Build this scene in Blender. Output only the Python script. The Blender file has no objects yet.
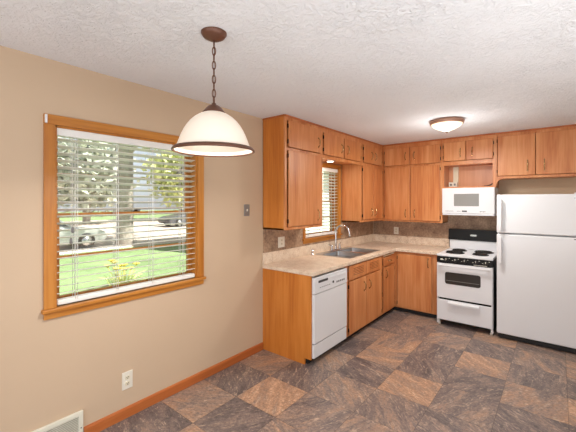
import bpy, bmesh, math, random
from mathutils import Vector, Matrix
random.seed(7)
PI = math.pi
scn = bpy.context.scene
C = scn.collection

# ------------------------------------------------------------------ camera
F_PX, YAW, CAM = 336.465, 0.677, (2.442, 0.0, 1.564)
cd = bpy.data.cameras.new('camera')
cam = bpy.data.objects.new('camera', cd)
C.objects.link(cam)
cam.location = CAM
cam.rotation_euler = (PI / 2, 0, YAW)
cd.sensor_width = 36.0
cd.lens = F_PX / 576 * 36.0
cd.shift_y = -(216 - 201.34) / 576
cd.clip_start = 0.05
scn.camera = cam

# ------------------------------------------------------------------ world, sun, large lights, exposure
scn.view_settings.view_transform = 'Standard'
scn.view_settings.look = 'None'
scn.view_settings.gamma = 1.0
scn.view_settings.use_curve_mapping = False
scn.view_settings.exposure = 0.2

w = bpy.data.worlds.new('sky')
scn.world = w
w.use_nodes = True
nt = w.node_tree
nt.nodes.clear()
wo = nt.nodes.new('ShaderNodeOutputWorld')
bg = nt.nodes.new('ShaderNodeBackground')
sky = nt.nodes.new('ShaderNodeTexSky')
sky.sky_type = 'HOSEK_WILKIE'
sky.turbidity = 6.0
sky.ground_albedo = 0.4
sky.sun_direction = (0.45, 0.35, 0.8)
hs = nt.nodes.new('ShaderNodeHueSaturation')
hs.inputs['Saturation'].default_value = 0.35
nt.links.new(sky.outputs[0], hs.inputs['Color'])
nt.links.new(hs.outputs[0], bg.inputs['Color'])
bg.inputs['Strength'].default_value = 3.6
nt.links.new(bg.outputs[0], wo.inputs['Surface'])


def light(name, typ, loc, energy, col=(1, 1, 1), rot=(0, 0, 0), size=None, size_y=None, radius=None, angle=None):
    d = bpy.data.lights.new(name, typ)
    d.energy = energy
    d.color = col
    if typ == 'AREA':
        d.shape = 'RECTANGLE'
        d.size = size
        d.size_y = size_y or size
    if radius is not None:
        d.shadow_soft_size = radius
    if angle is not None:
        d.angle = angle
    o = bpy.data.objects.new(name, d)
    C.objects.link(o)
    o.location = loc
    o.rotation_euler = rot
    return o


sun = light('sun', 'SUN', (8, 6, 20), 9.0, (1.0, 0.95, 0.86), angle=0.02)
sun.rotation_euler = Vector((0.42, 0.38, 0.82)).to_track_quat('Z', 'Y').to_euler()
# added unseen fill lamps: one at the open rear, one lighting the ceiling
light('rear_fill', 'AREA', (2.0, -2.05, 1.35), 30, (0.92, 0.96, 1.0), (PI / 2, 0, 0), 3.0, 2.1)
light('ceiling_fill', 'AREA', (3.0, 0.9, 0.8), 36, (0.91, 0.965, 1.0), (PI, 0, 0), 0.7, 3.5)


# added unseen fill lamp at the open right side
light('side_fill', 'AREA', (3.42, 0.0, 1.3), 10, (0.92, 0.96, 1.0), (0, PI / 2, 0), 2.1, 2.4)


# ------------------------------------------------------------------ materials
def lin(c):
    return tuple(((v / 255) / 12.92 if v / 255 <= 0.04045 else ((v / 255 + 0.055) / 1.055) ** 2.4) for v in c) + (1.0,)


def newmat(name):
    m = bpy.data.materials.new(name)
    m.use_nodes = True
    t = m.node_tree
    return m, t, t.nodes['Principled BSDF']


def N(t, typ, **kw):
    n = t.nodes.new(typ)
    for k, v in kw.items():
        if k in n.inputs:
            n.inputs[k].default_value = v
        else:
            setattr(n, k, v)
    return n


def plain(name, rgb, rough=0.5, metal=0.0, spec=None, bump=None, var=0.0, vscale=8.0):
    m, t, b = newmat(name)
    b.inputs['Roughness'].default_value = rough
    b.inputs['Metallic'].default_value = metal
    if spec is not None:
        b.inputs['Specular IOR Level'].default_value = spec
    tc = N(t, 'ShaderNodeTexCoord')
    nz = N(t, 'ShaderNodeTexNoise', Scale=vscale, Detail=4.0)
    t.links.new(tc.outputs['Object'], nz.inputs['Vector'])
    r = N(t, 'ShaderNodeValToRGB')
    c = lin(rgb)
    r.color_ramp.elements[0].position = 0.3
    r.color_ramp.elements[1].position = 0.7
    r.color_ramp.elements[0].color = tuple(v * (1 - var) for v in c[:3]) + (1,)
    r.color_ramp.elements[1].color = tuple(min(1, v * (1 + var)) for v in c[:3]) + (1,)
    t.links.new(nz.outputs['Fac'], r.inputs['Fac'])
    t.links.new(r.outputs['Color'], b.inputs['Base Color'])
    if bump:
        sc, st, di = bump
        n2 = N(t, 'ShaderNodeTexNoise', Scale=sc, Detail=3.0)
        t.links.new(tc.outputs['Object'], n2.inputs['Vector'])
        bp = N(t, 'ShaderNodeBump', Strength=st, Distance=di)
        t.links.new(n2.outputs['Fac'], bp.inputs['Height'])
        t.links.new(bp.outputs['Normal'], b.inputs['Normal'])
    return m


def wood(name, c0, c1, c2, axis='z', rough=0.38, fig=1.0):
    m, t, b = newmat(name)
    b.inputs['Roughness'].default_value = rough
    tc = N(t, 'ShaderNodeTexCoord')
    oi = N(t, 'ShaderNodeObjectInfo')
    mul = N(t, 'ShaderNodeMath', operation='MULTIPLY')
    mul.inputs[1].default_value = 13.0
    t.links.new(oi.outputs['Random'], mul.inputs[0])
    add = N(t, 'ShaderNodeVectorMath', operation='ADD')
    t.links.new(tc.outputs['Object'], add.inputs[0])
    t.links.new(mul.outputs[0], add.inputs[1])

    def mapped(a, l):
        mp = N(t, 'ShaderNodeMapping')
        s = {'x': (l, a, a), 'y': (a, l, a), 'z': (a, a, l)}[axis]
        mp.inputs['Scale'].default_value = s
        t.links.new(add.outputs[0], mp.inputs['Vector'])
        return mp
    big = N(t, 'ShaderNodeTexNoise', Scale=1.0, Detail=3.0, Distortion=0.6)
    t.links.new(mapped(7.0, 0.9).outputs[0], big.inputs['Vector'])
    fine = N(t, 'ShaderNodeTexNoise', Scale=1.0, Detail=5.0, Distortion=0.3)
    t.links.new(mapped(60.0, 2.5).outputs[0], fine.inputs['Vector'])
    mx = N(t, 'ShaderNodeMix', data_type='FLOAT')
    mx.inputs[0].default_value = 0.38
    t.links.new(big.outputs['Fac'], mx.inputs[2])
    t.links.new(fine.outputs['Fac'], mx.inputs[3])
    r = N(t, 'ShaderNodeValToRGB')
    e = r.color_ramp.elements
    e[0].position = 0.5 - 0.16 / fig
    e[0].color = lin(c0)
    e[1].position = 0.5 + 0.17 / fig
    e[1].color = lin(c2)
    k = e.new(0.5)
    k.color = lin(c1)
    t.links.new(mx.outputs[0], r.inputs['Fac'])
    t.links.new(r.outputs['Color'], b.inputs['Base Color'])
    bp = N(t, 'ShaderNodeBump', Strength=0.06, Distance=0.002)
    t.links.new(fine.outputs['Fac'], bp.inputs['Height'])
    t.links.new(bp.outputs['Normal'], b.inputs['Normal'])
    return m


M = {}
M['wood'] = wood('cabinet_birch', (184, 105, 54), (206, 133, 78), (220, 155, 103))
M['wood_h'] = wood('cabinet_birch_across', (184, 105, 54), (206, 133, 78), (220, 155, 103), axis='x')
M['wood_hy'] = wood('cabinet_birch_along', (184, 105, 54), (206, 133, 78), (220, 155, 103), axis='y')
M['panel'] = wood('birch_panel_daylit', (182, 100, 34), (200, 120, 46), (212, 134, 60))  # more saturated birch, the daylight on it put into the colour
M['oak'] = wood('golden_oak', (166, 100, 34), (190, 122, 46), (204, 140, 64))
M['oak_y'] = wood('golden_oak_long', (166, 100, 34), (190, 122, 46), (204, 140, 64), axis='y')
M['base'] = wood('baseboard_oak', (164, 86, 38), (182, 100, 48), (194, 114, 58), axis='y')
M['inside'] = wood('cabinet_inside', (202, 136, 92), (214, 150, 106), (222, 160, 118))
M['wall'] = plain('wall_tan_paint', (204, 179, 151), 0.75, spec=0.25, bump=(90, 0.12, 0.002), var=0.015, vscale=2.0)
M['white'] = plain('appliance_white', (228, 229, 231), 0.28, var=0.004)
M['white_soft'] = plain('blind_white', (240, 239, 233), 0.45, var=0.01)
def mat_slat():
    m, t, b = newmat('blind_slat_white')
    b.inputs['Base Color'].default_value = lin((246, 245, 240))
    b.inputs['Roughness'].default_value = 0.4
    tl = N(t, 'ShaderNodeBsdfTranslucent')
    tl.inputs['Color'].default_value = lin((250, 248, 240))
    mx = N(t, 'ShaderNodeMixShader')
    mx.inputs[0].default_value = 0.45
    t.links.new(b.outputs[0], mx.inputs[1])
    t.links.new(tl.outputs[0], mx.inputs[2])
    t.links.new(mx.outputs[0], t.nodes['Material Output'].inputs['Surface'])
    return m


M['slat'] = mat_slat()
M['plate'] = plain('switch_plate_ivory', (232, 226, 210), 0.4)
M['grey_plate'] = plain('switch_plate_grey', (150, 150, 148), 0.35, metal=0.5)
M['cream'] = plain('cream_paint', (232, 222, 196), 0.5)
M['vent'] = plain('register_ivory', (226, 222, 204), 0.45)
M['duct'] = plain('register_duct', (176, 168, 150), 0.6)
M['black'] = plain('black_enamel', (20, 19, 19), 0.4, spec=0.25)
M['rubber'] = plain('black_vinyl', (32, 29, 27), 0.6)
M['coil'] = plain('burner_coil', (40, 36, 34), 0.5, metal=0.3)
M['chrome'] = plain('chrome', (220, 220, 222), 0.12, metal=1.0)
M['steel'] = plain('brushed_steel', (190, 190, 190), 0.3, metal=1.0)
M['pull'] = plain('pull_antique_brass', (186, 158, 112), 0.2, metal=0.9)
M['hinge'] = plain('hinge_bronze', (54, 38, 26), 0.4, metal=0.6)
M['bronze'] = plain('fixture_bronze', (108, 72, 56), 0.4, metal=0.4)
M['flush_rim'] = plain('brushed_copper_rim', (172, 132, 112), 0.4, metal=0.3)
M['glass_dark'] = plain('oven_glass', (52, 48, 44), 0.1)
M['mw_glass'] = plain('microwave_window', (142, 140, 136), 0.2)
M['mark'] = plain('printed_mark', (120, 120, 120), 0.5)
M['markdark'] = plain('display_dark', (48, 48, 50), 0.3)
M['badge'] = plain('badge_silver', (200, 200, 200), 0.25, metal=0.8)
M['grey'] = plain('mid_grey_plastic', (120, 118, 115), 0.5)  # plain mid grey for small parts and the roof
M['bark'] = plain('bark', (176, 166, 156), 0.9, bump=(14, 0.8, 0.05), var=0.25, vscale=5)
M['leaf'] = plain('leaf_green', (186, 198, 156), 0.6, var=0.35, vscale=1.5)
M['leaf2'] = plain('leaf_dull', (192, 198, 180), 0.6, var=0.3, vscale=1.2)
M['leaf3'] = plain('leaf_yellow_green', (214, 220, 150), 0.6, var=0.3, vscale=2)
M['petal'] = plain('daylily_yellow', (238, 214, 100), 0.5, var=0.1)
M['carpaint'] = plain('car_grey_paint', (196, 198, 198), 0.3, metal=0.2)
M['carpaint2'] = plain('car_dark_paint', (96, 98, 104), 0.3, metal=0.3)
M['carglass'] = plain('car_glass', (62, 70, 76), 0.08)
M['tyre'] = plain('tyre', (40, 40, 42), 0.8)
M['lawn'] = plain('lawn_grass', (132, 156, 104), 0.9, var=0.3, vscale=0.9)
M['reflector'] = plain('reflector_grey', (132, 136, 146), 0.85, var=0.05, vscale=0.7)
M['road'] = plain('concrete_drive', (206, 190, 178), 0.85, var=0.06, vscale=0.7)


def mat_ceiling():
    m, t, b = newmat('ceiling_stomped_plaster')
    b.inputs['Base Color'].default_value = lin((238, 240, 244))
    b.inputs['Roughness'].default_value = 0.9
    b.inputs['Specular IOR Level'].default_value = 0.15
    tc = N(t, 'ShaderNodeTexCoord')
    n1 = N(t, 'ShaderNodeTexNoise', Scale=26.0, Detail=5.0, Roughness=0.62, Distortion=1.3)
    n2 = N(t, 'ShaderNodeTexVoronoi', Scale=13.0, feature='SMOOTH_F1')
    n3 = N(t, 'ShaderNodeTexNoise', Scale=2.6, Detail=2.0)
    for n in (n1, n2, n3):
        t.links.new(tc.outputs['Object'], n.inputs['Vector'])
    r = N(t, 'ShaderNodeValToRGB')
    r.color_ramp.elements[0].position = 0.42
    r.color_ramp.elements[1].position = 0.62
    t.links.new(n1.outputs['Fac'], r.inputs['Fac'])
    a = N(t, 'ShaderNodeMath', operation='MULTIPLY_ADD')
    a.inputs[1].default_value = 0.35
    t.links.new(n2.outputs['Distance'], a.inputs[0])
    t.links.new(r.outputs['Color'], a.inputs[2])
    mm = N(t, 'ShaderNodeMath', operation='MULTIPLY')
    t.links.new(a.outputs[0], mm.inputs[0])
    r3 = N(t, 'ShaderNodeMapRange')
    r3.inputs[1].default_value = 0.3
    r3.inputs[2].default_value = 0.7
    r3.inputs[3].default_value = 0.45
    r3.inputs[4].default_value = 1.1
    t.links.new(n3.outputs['Fac'], r3.inputs[0])
    t.links.new(r3.outputs[0], mm.inputs[1])
    bp = N(t, 'ShaderNodeBump', Strength=0.7, Distance=0.007)
    t.links.new(mm.outputs[0], bp.inputs['Height'])
    t.links.new(bp.outputs['Normal'], b.inputs['Normal'])
    return m


def mat_counter():
    m, t, b = newmat('speckled_laminate')
    b.inputs['Roughness'].default_value = 0.38
    tc = N(t, 'ShaderNodeTexCoord')
    n1 = N(t, 'ShaderNodeTexNoise', Scale=120.0, Detail=3.0, Roughness=0.7)
    n2 = N(t, 'ShaderNodeTexNoise', Scale=14.0, Detail=4.0)
    for n in (n1, n2):
        t.links.new(tc.outputs['Object'], n.inputs['Vector'])
    r = N(t, 'ShaderNodeValToRGB')
    e = r.color_ramp.elements
    e[0].position = 0.33
    e[0].color = lin((160, 128, 102))
    e[1].position = 0.66
    e[1].color = lin((244, 230, 210))
    k = e.new(0.46)
    k.color = lin((222, 198, 172))
    mx = N(t, 'ShaderNodeMix', data_type='FLOAT')
    mx.inputs[0].default_value = 0.3
    t.links.new(n1.outputs['Fac'], mx.inputs[2])
    t.links.new(n2.outputs['Fac'], mx.inputs[3])
    t.links.new(mx.outputs[0], r.inputs['Fac'])
    t.links.new(r.outputs['Color'], b.inputs['Base Color'])
    return m


def mat_backsplash():
    m, t, b = newmat('slate_mosaic_tile')
    b.inputs['Roughness'].default_value = 0.5
    tc = N(t, 'ShaderNodeTexCoord')
    n1 = N(t, 'ShaderNodeTexNoise', Scale=38.0, Detail=4.0, Roughness=0.65)
    n2 = N(t, 'ShaderNodeTexNoise', Scale=7.0, Detail=3.0)
    for n in (n1, n2):
        t.links.new(tc.outputs['Object'], n.inputs['Vector'])
    mx = N(t, 'ShaderNodeMix', data_type='FLOAT')
    mx.inputs[0].default_value = 0.45
    t.links.new(n1.outputs['Fac'], mx.inputs[2])
    t.links.new(n2.outputs['Fac'], mx.inputs[3])
    r = N(t, 'ShaderNodeValToRGB')
    e = r.color_ramp.elements
    e[0].position = 0.36
    e[0].color = lin((132, 104, 84))
    e[1].position = 0.66
    e[1].color = lin((202, 172, 142))
    k = e.new(0.5)
    k.color = lin((168, 138, 112))
    t.links.new(mx.outputs[0], r.inputs['Fac'])
    # square tiles with a thin joint, along whichever wall the face is on
    sp = N(t, 'ShaderNodeSeparateXYZ')
    t.links.new(tc.outputs['Object'], sp.inputs[0])
    ad = N(t, 'ShaderNodeMath', operation='ADD')
    t.links.new(sp.outputs[0], ad.inputs[0])
    t.links.new(sp.outputs[1], ad.inputs[1])
    cb = N(t, 'ShaderNodeCombineXYZ')
    t.links.new(ad.outputs[0], cb.inputs[0])
    t.links.new(sp.outputs[2], cb.inputs[1])
    br = N(t, 'ShaderNodeTexBrick', Scale=1.0)
    br.offset = 0.0
    br.inputs['Brick Width'].default_value = 0.102
    br.inputs['Row Height'].default_value = 0.102
    br.inputs['Mortar Size'].default_value = 0.002
    br.inputs['Color1'].default_value = (1, 1, 1, 1)
    br.inputs['Color2'].default_value = (0.9, 0.9, 0.9, 1)
    br.inputs['Mortar'].default_value = (0.72, 0.7, 0.68, 1)
    t.links.new(cb.outputs[0], br.inputs['Vector'])
    ml = N(t, 'ShaderNodeMix', data_type='RGBA', blend_type='MULTIPLY')
    ml.inputs[0].default_value = 0.8
    t.links.new(r.outputs['Color'], ml.inputs[6])
    t.links.new(br.outputs['Color'], ml.inputs[7])
    t.links.new(ml.outputs[2], b.inputs['Base Color'])
    return m


def mat_floor():
    m, t, b = newmat('slate_look_vinyl_tile')
    b.inputs['Roughness'].default_value = 0.42
    tc = N(t, 'ShaderNodeTexCoord')
    at = N(t, 'ShaderNodeAttribute', attribute_name='tone')
    av = N(t, 'ShaderNodeAttribute', attribute_name='swirl')
    # every tile has its own veining direction and offset
    sep = N(t, 'ShaderNodeSeparateXYZ')
    t.links.new(av.outputs['Vector'], sep.inputs[0])
    rot = N(t, 'ShaderNodeVectorRotate', rotation_type='Z_AXIS')
    t.links.new(tc.outputs['Object'], rot.inputs['Vector'])
    t.links.new(sep.outputs[0], rot.inputs['Angle'])
    off = N(t, 'ShaderNodeVectorMath', operation='ADD')
    cb = N(t, 'ShaderNodeCombineXYZ')
    t.links.new(sep.outputs[1], cb.inputs[0])
    t.links.new(sep.outputs[2], cb.inputs[1])
    t.links.new(rot.outputs[0], off.inputs[0])
    t.links.new(cb.outputs[0], off.inputs[1])
    mp = N(t, 'ShaderNodeMapping')
    mp.inputs['Scale'].default_value = (2.2, 7.5, 1.0)
    t.links.new(off.outputs[0], mp.inputs['Vector'])
    n1 = N(t, 'ShaderNodeTexNoise', Scale=1.2, Detail=4.0, Roughness=0.55, Distortion=0.9)
    t.links.new(mp.outputs[0], n1.inputs['Vector'])
    n2 = N(t, 'ShaderNodeTexNoise', Scale=7.5, Detail=7.0, Roughness=0.78, Distortion=1.0)
    t.links.new(mp.outputs[0], n2.inputs['Vector'])
    n3 = N(t, 'ShaderNodeTexNoise', Scale=48.0, Detail=4.0, Roughness=0.75)
    t.links.new(tc.outputs['Object'], n3.inputs['Vector'])
    # tone + big cloud -> slate / tan / rust
    s1 = N(t, 'ShaderNodeMath', operation='MULTIPLY_ADD')
    s1.inputs[1].default_value = 1.5
    t.links.new(n1.outputs['Fac'], s1.inputs[0])
    sh = N(t, 'ShaderNodeMath', operation='MULTIPLY_ADD')
    sh.inputs[1].default_value = 0.72
    sh.inputs[2].default_value = -0.60
    t.links.new(at.outputs['Fac'], sh.inputs[0])
    t.links.new(sh.outputs[0], s1.inputs[2])
    s2 = N(t, 'ShaderNodeMath', operation='MULTIPLY_ADD')
    s2.inputs[1].default_value = 1.3
    t.links.new(n2.outputs['Fac'], s2.inputs[0])
    sb = N(t, 'ShaderNodeMath', operation='SUBTRACT')
    sb.inputs[1].default_value = 0.65
    t.links.new(s1.outputs[0], sb.inputs[0])
    t.links.new(sb.outputs[0], s2.inputs[2])
    r = N(t, 'ShaderNodeValToRGB')
    e = r.color_ramp.elements
    e[0].position = 0.0
    e[0].color = lin((90, 80, 79))
    e[1].position = 1.0
    e[1].color = lin((190, 152, 124))
    for p, c in ((0.25, (114, 101, 97)), (0.45, (132, 115, 106)), (0.62, (154, 129, 113)), (0.8, (168, 132, 106))):
        k = e.new(p)
        k.color = lin(c)
    t.links.new(s2.outputs[0], r.inputs['Fac'])
    # fine lighter veins
    n4 = N(t, 'ShaderNodeTexNoise', Scale=4.2, Detail=5.0, Roughness=0.72, Distortion=1.6)
    ad4 = N(t, 'ShaderNodeVectorMath', operation='ADD')
    ad4.inputs[1].default_value = (7.3, 2.1, 0.0)
    t.links.new(mp.outputs[0], ad4.inputs[0])
    t.links.new(ad4.outputs[0], n4.inputs['Vector'])
    rv = N(t, 'ShaderNodeValToRGB')
    rv.color_ramp.elements[0].position = 0.54
    rv.color_ramp.elements[1].position = 0.70
    t.links.new(n4.outputs['Fac'], rv.inputs['Fac'])
    vf = N(t, 'ShaderNodeMath', operation='MULTIPLY')
    vf.inputs[1].default_value = 0.75
    t.links.new(rv.outputs['Color'], vf.inputs[0])
    mv = N(t, 'ShaderNodeMix', data_type='RGBA')
    t.links.new(vf.outputs[0], mv.inputs[0])
    t.links.new(r.outputs['Color'], mv.inputs[6])
    mv.inputs[7].default_value = lin((212, 186, 160))
    # grain
    gr = N(t, 'ShaderNodeMapRange')
    gr.inputs[1].default_value = 0.3
    gr.inputs[2].default_value = 0.7
    gr.inputs[3].default_value = 0.6
    gr.inputs[4].default_value = 1.45
    t.links.new(n3.outputs['Fac'], gr.inputs[0])
    mg = N(t, 'ShaderNodeMix', data_type='RGBA', blend_type='MULTIPLY')
    mg.inputs[0].default_value = 1.0
    t.links.new(mv.outputs[2], mg.inputs[6])
    t.links.new(gr.outputs[0], mg.inputs[7])
    # dark joint lines on the tile grid
    br = N(t, 'ShaderNodeTexBrick', Scale=1.0)
    br.offset = 0.0
    br.inputs['Brick Width'].default_value = TP
    br.inputs['Row Height'].default_value = TQ
    br.inputs['Mortar Size'].default_value = 0.0022
    br.inputs['Mortar Smooth'].default_value = 0.3
    br.inputs['Color1'].default_value = (1, 1, 1, 1)
    br.inputs['Color2'].default_value = (1, 1, 1, 1)
    br.inputs['Mortar'].default_value = (0.52, 0.5, 0.48, 1)
    mo = N(t, 'ShaderNodeMapping')
    mo.inputs['Location'].default_value = (-TX + 20 * TP, -TY + 20 * TQ, 0)
    t.links.new(tc.outputs['Object'], mo.inputs['Vector'])
    t.links.new(mo.outputs[0], br.inputs['Vector'])
    mj = N(t, 'ShaderNodeMix', data_type='RGBA', blend_type='MULTIPLY')
    mj.inputs[0].default_value = 1.0
    t.links.new(mg.outputs[2], mj.inputs[6])
    t.links.new(br.outputs['Color'], mj.inputs[7])
    t.links.new(mj.outputs[2], b.inputs['Base Color'])
    bp = N(t, 'ShaderNodeBump', Strength=0.25, Distance=0.003)
    t.links.new(n2.outputs['Fac'], bp.inputs['Height'])
    t.links.new(bp.outputs['Normal'], b.inputs['Normal'])
    return m


TX, TY, TP, TQ = 0.018, 1.43, 0.4135, 0.41      # tile grid origin and pitch
M['ceiling'] = mat_ceiling()
M['counter'] = mat_counter()
M['splash'] = mat_backsplash()
M['floor'] = mat_floor()


def mat_glass():
    m, t, b = newmat('window_glass')
    t.nodes.remove(b)
    o = t.nodes['Material Output']
    tr = N(t, 'ShaderNodeBsdfTransparent')
    tr.inputs['Color'].default_value = (0.96, 0.98, 0.97, 1)
    gl = N(t, 'ShaderNodeBsdfGlossy', Roughness=0.02)
    mx = N(t, 'ShaderNodeMixShader')
    mx.inputs[0].default_value = 0.06
    t.links.new(tr.outputs[0], mx.inputs[1])
    t.links.new(gl.outputs[0], mx.inputs[2])
    t.links.new(mx.outputs[0], o.inputs['Surface'])
    return m


M['glass'] = mat_glass()


def mat_lamp(name, rgb, emit, strength):
    m, t, b = newmat(name)
    b.inputs['Base Color'].default_value = lin(rgb)
    b.inputs['Roughness'].default_value = 0.3
    b.inputs['Emission Color'].default_value = lin(emit)
    b.inputs['Emission Strength'].default_value = strength
    return m


M['shade'] = mat_lamp('alabaster_glass', (236, 222, 206), (255, 236, 214), 0.2)
M['flush_glass'] = mat_lamp('lit_frosted_glass', (250, 246, 230), (255, 240, 204), 0.8)
M['puck'] = mat_lamp('lit_lens', (255, 250, 240), (255, 236, 205), 5.0)

# ------------------------------------------------------------------ mesh helpers
ORG = {}


class MB:
    def __init__(self):
        self.bm = bmesh.new()

    def absorb(self, tb, mi=0, smooth=False):
        for f in tb.faces:
            f.material_index = mi
            f.smooth = smooth
        me = bpy.data.meshes.new('tmp')
        tb.to_mesh(me)
        tb.free()
        self.bm.from_mesh(me)
        bpy.data.meshes.remove(me)
        return self

    def box(self, x0, x1, y0, y1, z0, z1, bev=0.0, mi=0, seg=2):
        tb = bmesh.new()
        bmesh.ops.create_cube(tb, size=1.0)
        for v in tb.verts:
            v.co = Vector(((x0 + x1) / 2 + v.co.x * (x1 - x0), (y0 + y1) / 2 + v.co.y * (y1 - y0), (z0 + z1) / 2 + v.co.z * (z1 - z0)))
        if bev:
            bmesh.ops.bevel(tb, geom=tb.edges[:], offset=bev, segments=seg, affect='EDGES', profile=0.5)
        return self.absorb(tb, mi)

    def fbox(self, fc, a0, a1, d0, d1, z0, z1, bev=0.0, mi=0):
        f, pl = fc
        if f == 'X':
            return self.box(pl + d0, pl + d1, a0, a1, z0, z1, bev, mi)
        return self.box(a0, a1, pl - d1, pl - d0, z0, z1, bev, mi)

    def lathe(self, prof, center, axis='z', seg=32, mi=0, smooth=True, sx=1.0, sy=1.0):
        tb = bmesh.new()
        rings = []
        for r, h in prof:
            ring = []
            for k in range(seg):
                a = 2 * PI * k / seg
                p = (r * math.cos(a) * sx, r * math.sin(a) * sy, h)
                if axis == 'x':
                    p = (h, p[0], p[1])
                elif axis == 'y':
                    p = (p[0], -h, p[1])
                ring.append(tb.verts.new(Vector(p) + Vector(center)))
            rings.append(ring)
        for i in range(len(rings) - 1):
            for k in range(seg):
                k2 = (k + 1) % seg
                tb.faces.new((rings[i][k], rings[i][k2], rings[i + 1][k2], rings[i + 1][k]))
        closed_ = prof[0] == prof[-1]
        if prof[0][0] > 1e-6 and not closed_:
            tb.faces.new(list(reversed(rings[0])))
        if prof[-1][0] > 1e-6 and not closed_:
            tb.faces.new(rings[-1])
        bmesh.ops.remove_doubles(tb, verts=tb.verts[:], dist=1e-6)
        bmesh.ops.recalc_face_normals(tb, faces=tb.faces[:])
        return self.absorb(tb, mi, smooth)

    def tube(self, pts, r, seg=8, mi=0, closed=False, cap=True):
        tb = bmesh.new()
        P = [Vector(p) for p in pts]
        n = len(P)
        rings = []
        up = None
        for i, p in enumerate(P):
            a = P[(i - 1) % n] if (closed or i > 0) else p
            c = P[(i + 1) % n] if (closed or i < n - 1) else p
            tn = (c - a).normalized()
            if up is None:
                up = Vector((0, 0, 1)) if abs(tn.z) < 0.9 else Vector((1, 0, 0))
            s = tn.cross(up).normalized()
            up = s.cross(tn).normalized()
            rr = r[i] if isinstance(r, (list, tuple)) else r
            rings.append([tb.verts.new(p + (s * math.cos(2 * PI * k / seg) + up * math.sin(2 * PI * k / seg)) * rr) for k in range(seg)])
        m = n if closed else n - 1
        for i in range(m):
            for k in range(seg):
                k2 = (k + 1) % seg
                tb.faces.new((rings[i][k], rings[i][k2], rings[(i + 1) % n][k2], rings[(i + 1) % n][k]))
        if not closed and cap:
            tb.faces.new(list(reversed(rings[0])))
            tb.faces.new(rings[-1])
        bmesh.ops.recalc_face_normals(tb, faces=tb.faces[:])
        return self.absorb(tb, mi, True)

    def prism(self, poly, fn, t0, t1, bev=0.0, mi=0):
        """poly: list of 2-D points; fn(u, v, t) -> 3-D"""
        tb = bmesh.new()
        a = [tb.verts.new(fn(u, v, t0)) for u, v in poly]
        b = [tb.verts.new(fn(u, v, t1)) for u, v in poly]
        n = len(poly)
        tb.faces.new(a)
        tb.faces.new(b)
        for i in range(n):
            tb.faces.new((a[i], a[(i + 1) % n], b[(i + 1) % n], b[i]))
        bmesh.ops.recalc_face_normals(tb, faces=tb.faces[:])
        if bev:
            bmesh.ops.bevel(tb, geom=tb.edges[:], offset=bev, segments=2, affect='EDGES', profile=0.5)
        return self.absorb(tb, mi)

    def slab(self, us, vs, keep, t0, t1, fn, bev=0.0, mi=0):
        """cells of the grid us x vs for which keep(u, v) holds, as one solid between t0 and t1"""
        tb = bmesh.new()
        V = {}

        def v(i, j, k):
            if (i, j, k) not in V:
                V[(i, j, k)] = tb.verts.new(fn(us[i], vs[j], (t0, t1)[k]))
            return V[(i, j, k)]
        nu, nv = len(us) - 1, len(vs) - 1
        K = {(i, j): keep((us[i] + us[i + 1]) / 2, (vs[j] + vs[j + 1]) / 2) for i in range(nu) for j in range(nv)}
        for (i, j), ok in K.items():
            if not ok:
                continue
            for k in (0, 1):
                tb.faces.new((v(i, j, k), v(i + 1, j, k), v(i + 1, j + 1, k), v(i, j + 1, k)))
            for di, dj, e in ((-1, 0, ((i, j), (i, j + 1))), (1, 0, ((i + 1, j), (i + 1, j + 1))), (0, -1, ((i, j), (i + 1, j))), (0, 1, ((i, j + 1), (i + 1, j + 1)))):
                if not K.get((i + di, j + dj), False):
                    (p, q) = e
                    tb.faces.new((v(*p, 0), v(*q, 0), v(*q, 1), v(*p, 1)))
        bmesh.ops.recalc_face_normals(tb, faces=tb.faces[:])
        bmesh.ops.dissolve_limit(tb, angle_limit=0.01, verts=tb.verts[:], edges=tb.edges[:])
        if bev:
            ed = [e for e in tb.edges if len(e.link_faces) == 2 and e.calc_face_angle(0) > 0.5]
            bmesh.ops.bevel(tb, geom=ed, offset=bev, segments=2, affect='EDGES', profile=0.5)
        return self.absorb(tb, mi)

    def build(self, name, mats, parent=None, loc=None):
        if not isinstance(mats, (list, tuple)):
            mats = [mats]
        o0 = ORG[parent.name] if parent else Vector(loc or (0, 0, 0))
        for v in self.bm.verts:
            v.co -= o0
        me = bpy.data.meshes.new(name)
        self.bm.to_mesh(me)
        self.bm.free()
        for m in mats:
            me.materials.append(M[m])
        o = bpy.data.objects.new(name, me)
        C.objects.link(o)
        if parent:
            o.parent = parent
        else:
            o.location = o0
        ORG[o.name] = o0
        return o


def tag(o, label, cat, group=None, kind=None):
    o['label'] = label
    o['category'] = cat
    if group:
        o['group'] = group
    if kind:
        o['kind'] = kind
    return o


def thing(name, label, cat, loc, group=None):
    o = bpy.data.objects.new(name, None)
    o.empty_display_size = 0.1
    C.objects.link(o)
    o.location = loc
    ORG[o.name] = Vector(loc)
    return tag(o, label, cat, group)


def structure(o, label=None, cat=None):
    o['kind'] = 'structure'
    if label:
        o['label'] = label
        o['category'] = cat
    return o


# ------------------------------------------------------------------ room shell
L = 5.323            # back wall
H = 2.44
RX, RY = 3.45, -2.2  # right wall, rear edge of the room
W1 = (0.722, 1.780, 0.905, 2.038)     # dining window opening y0 y1 z0 z1
W2 = (3.365, 4.185, 1.105, 2.03)      # sink window opening


def in_win(y, z):
    return any(a < y < b and c < z < d for a, b, c, d in (W1, W2))


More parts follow.
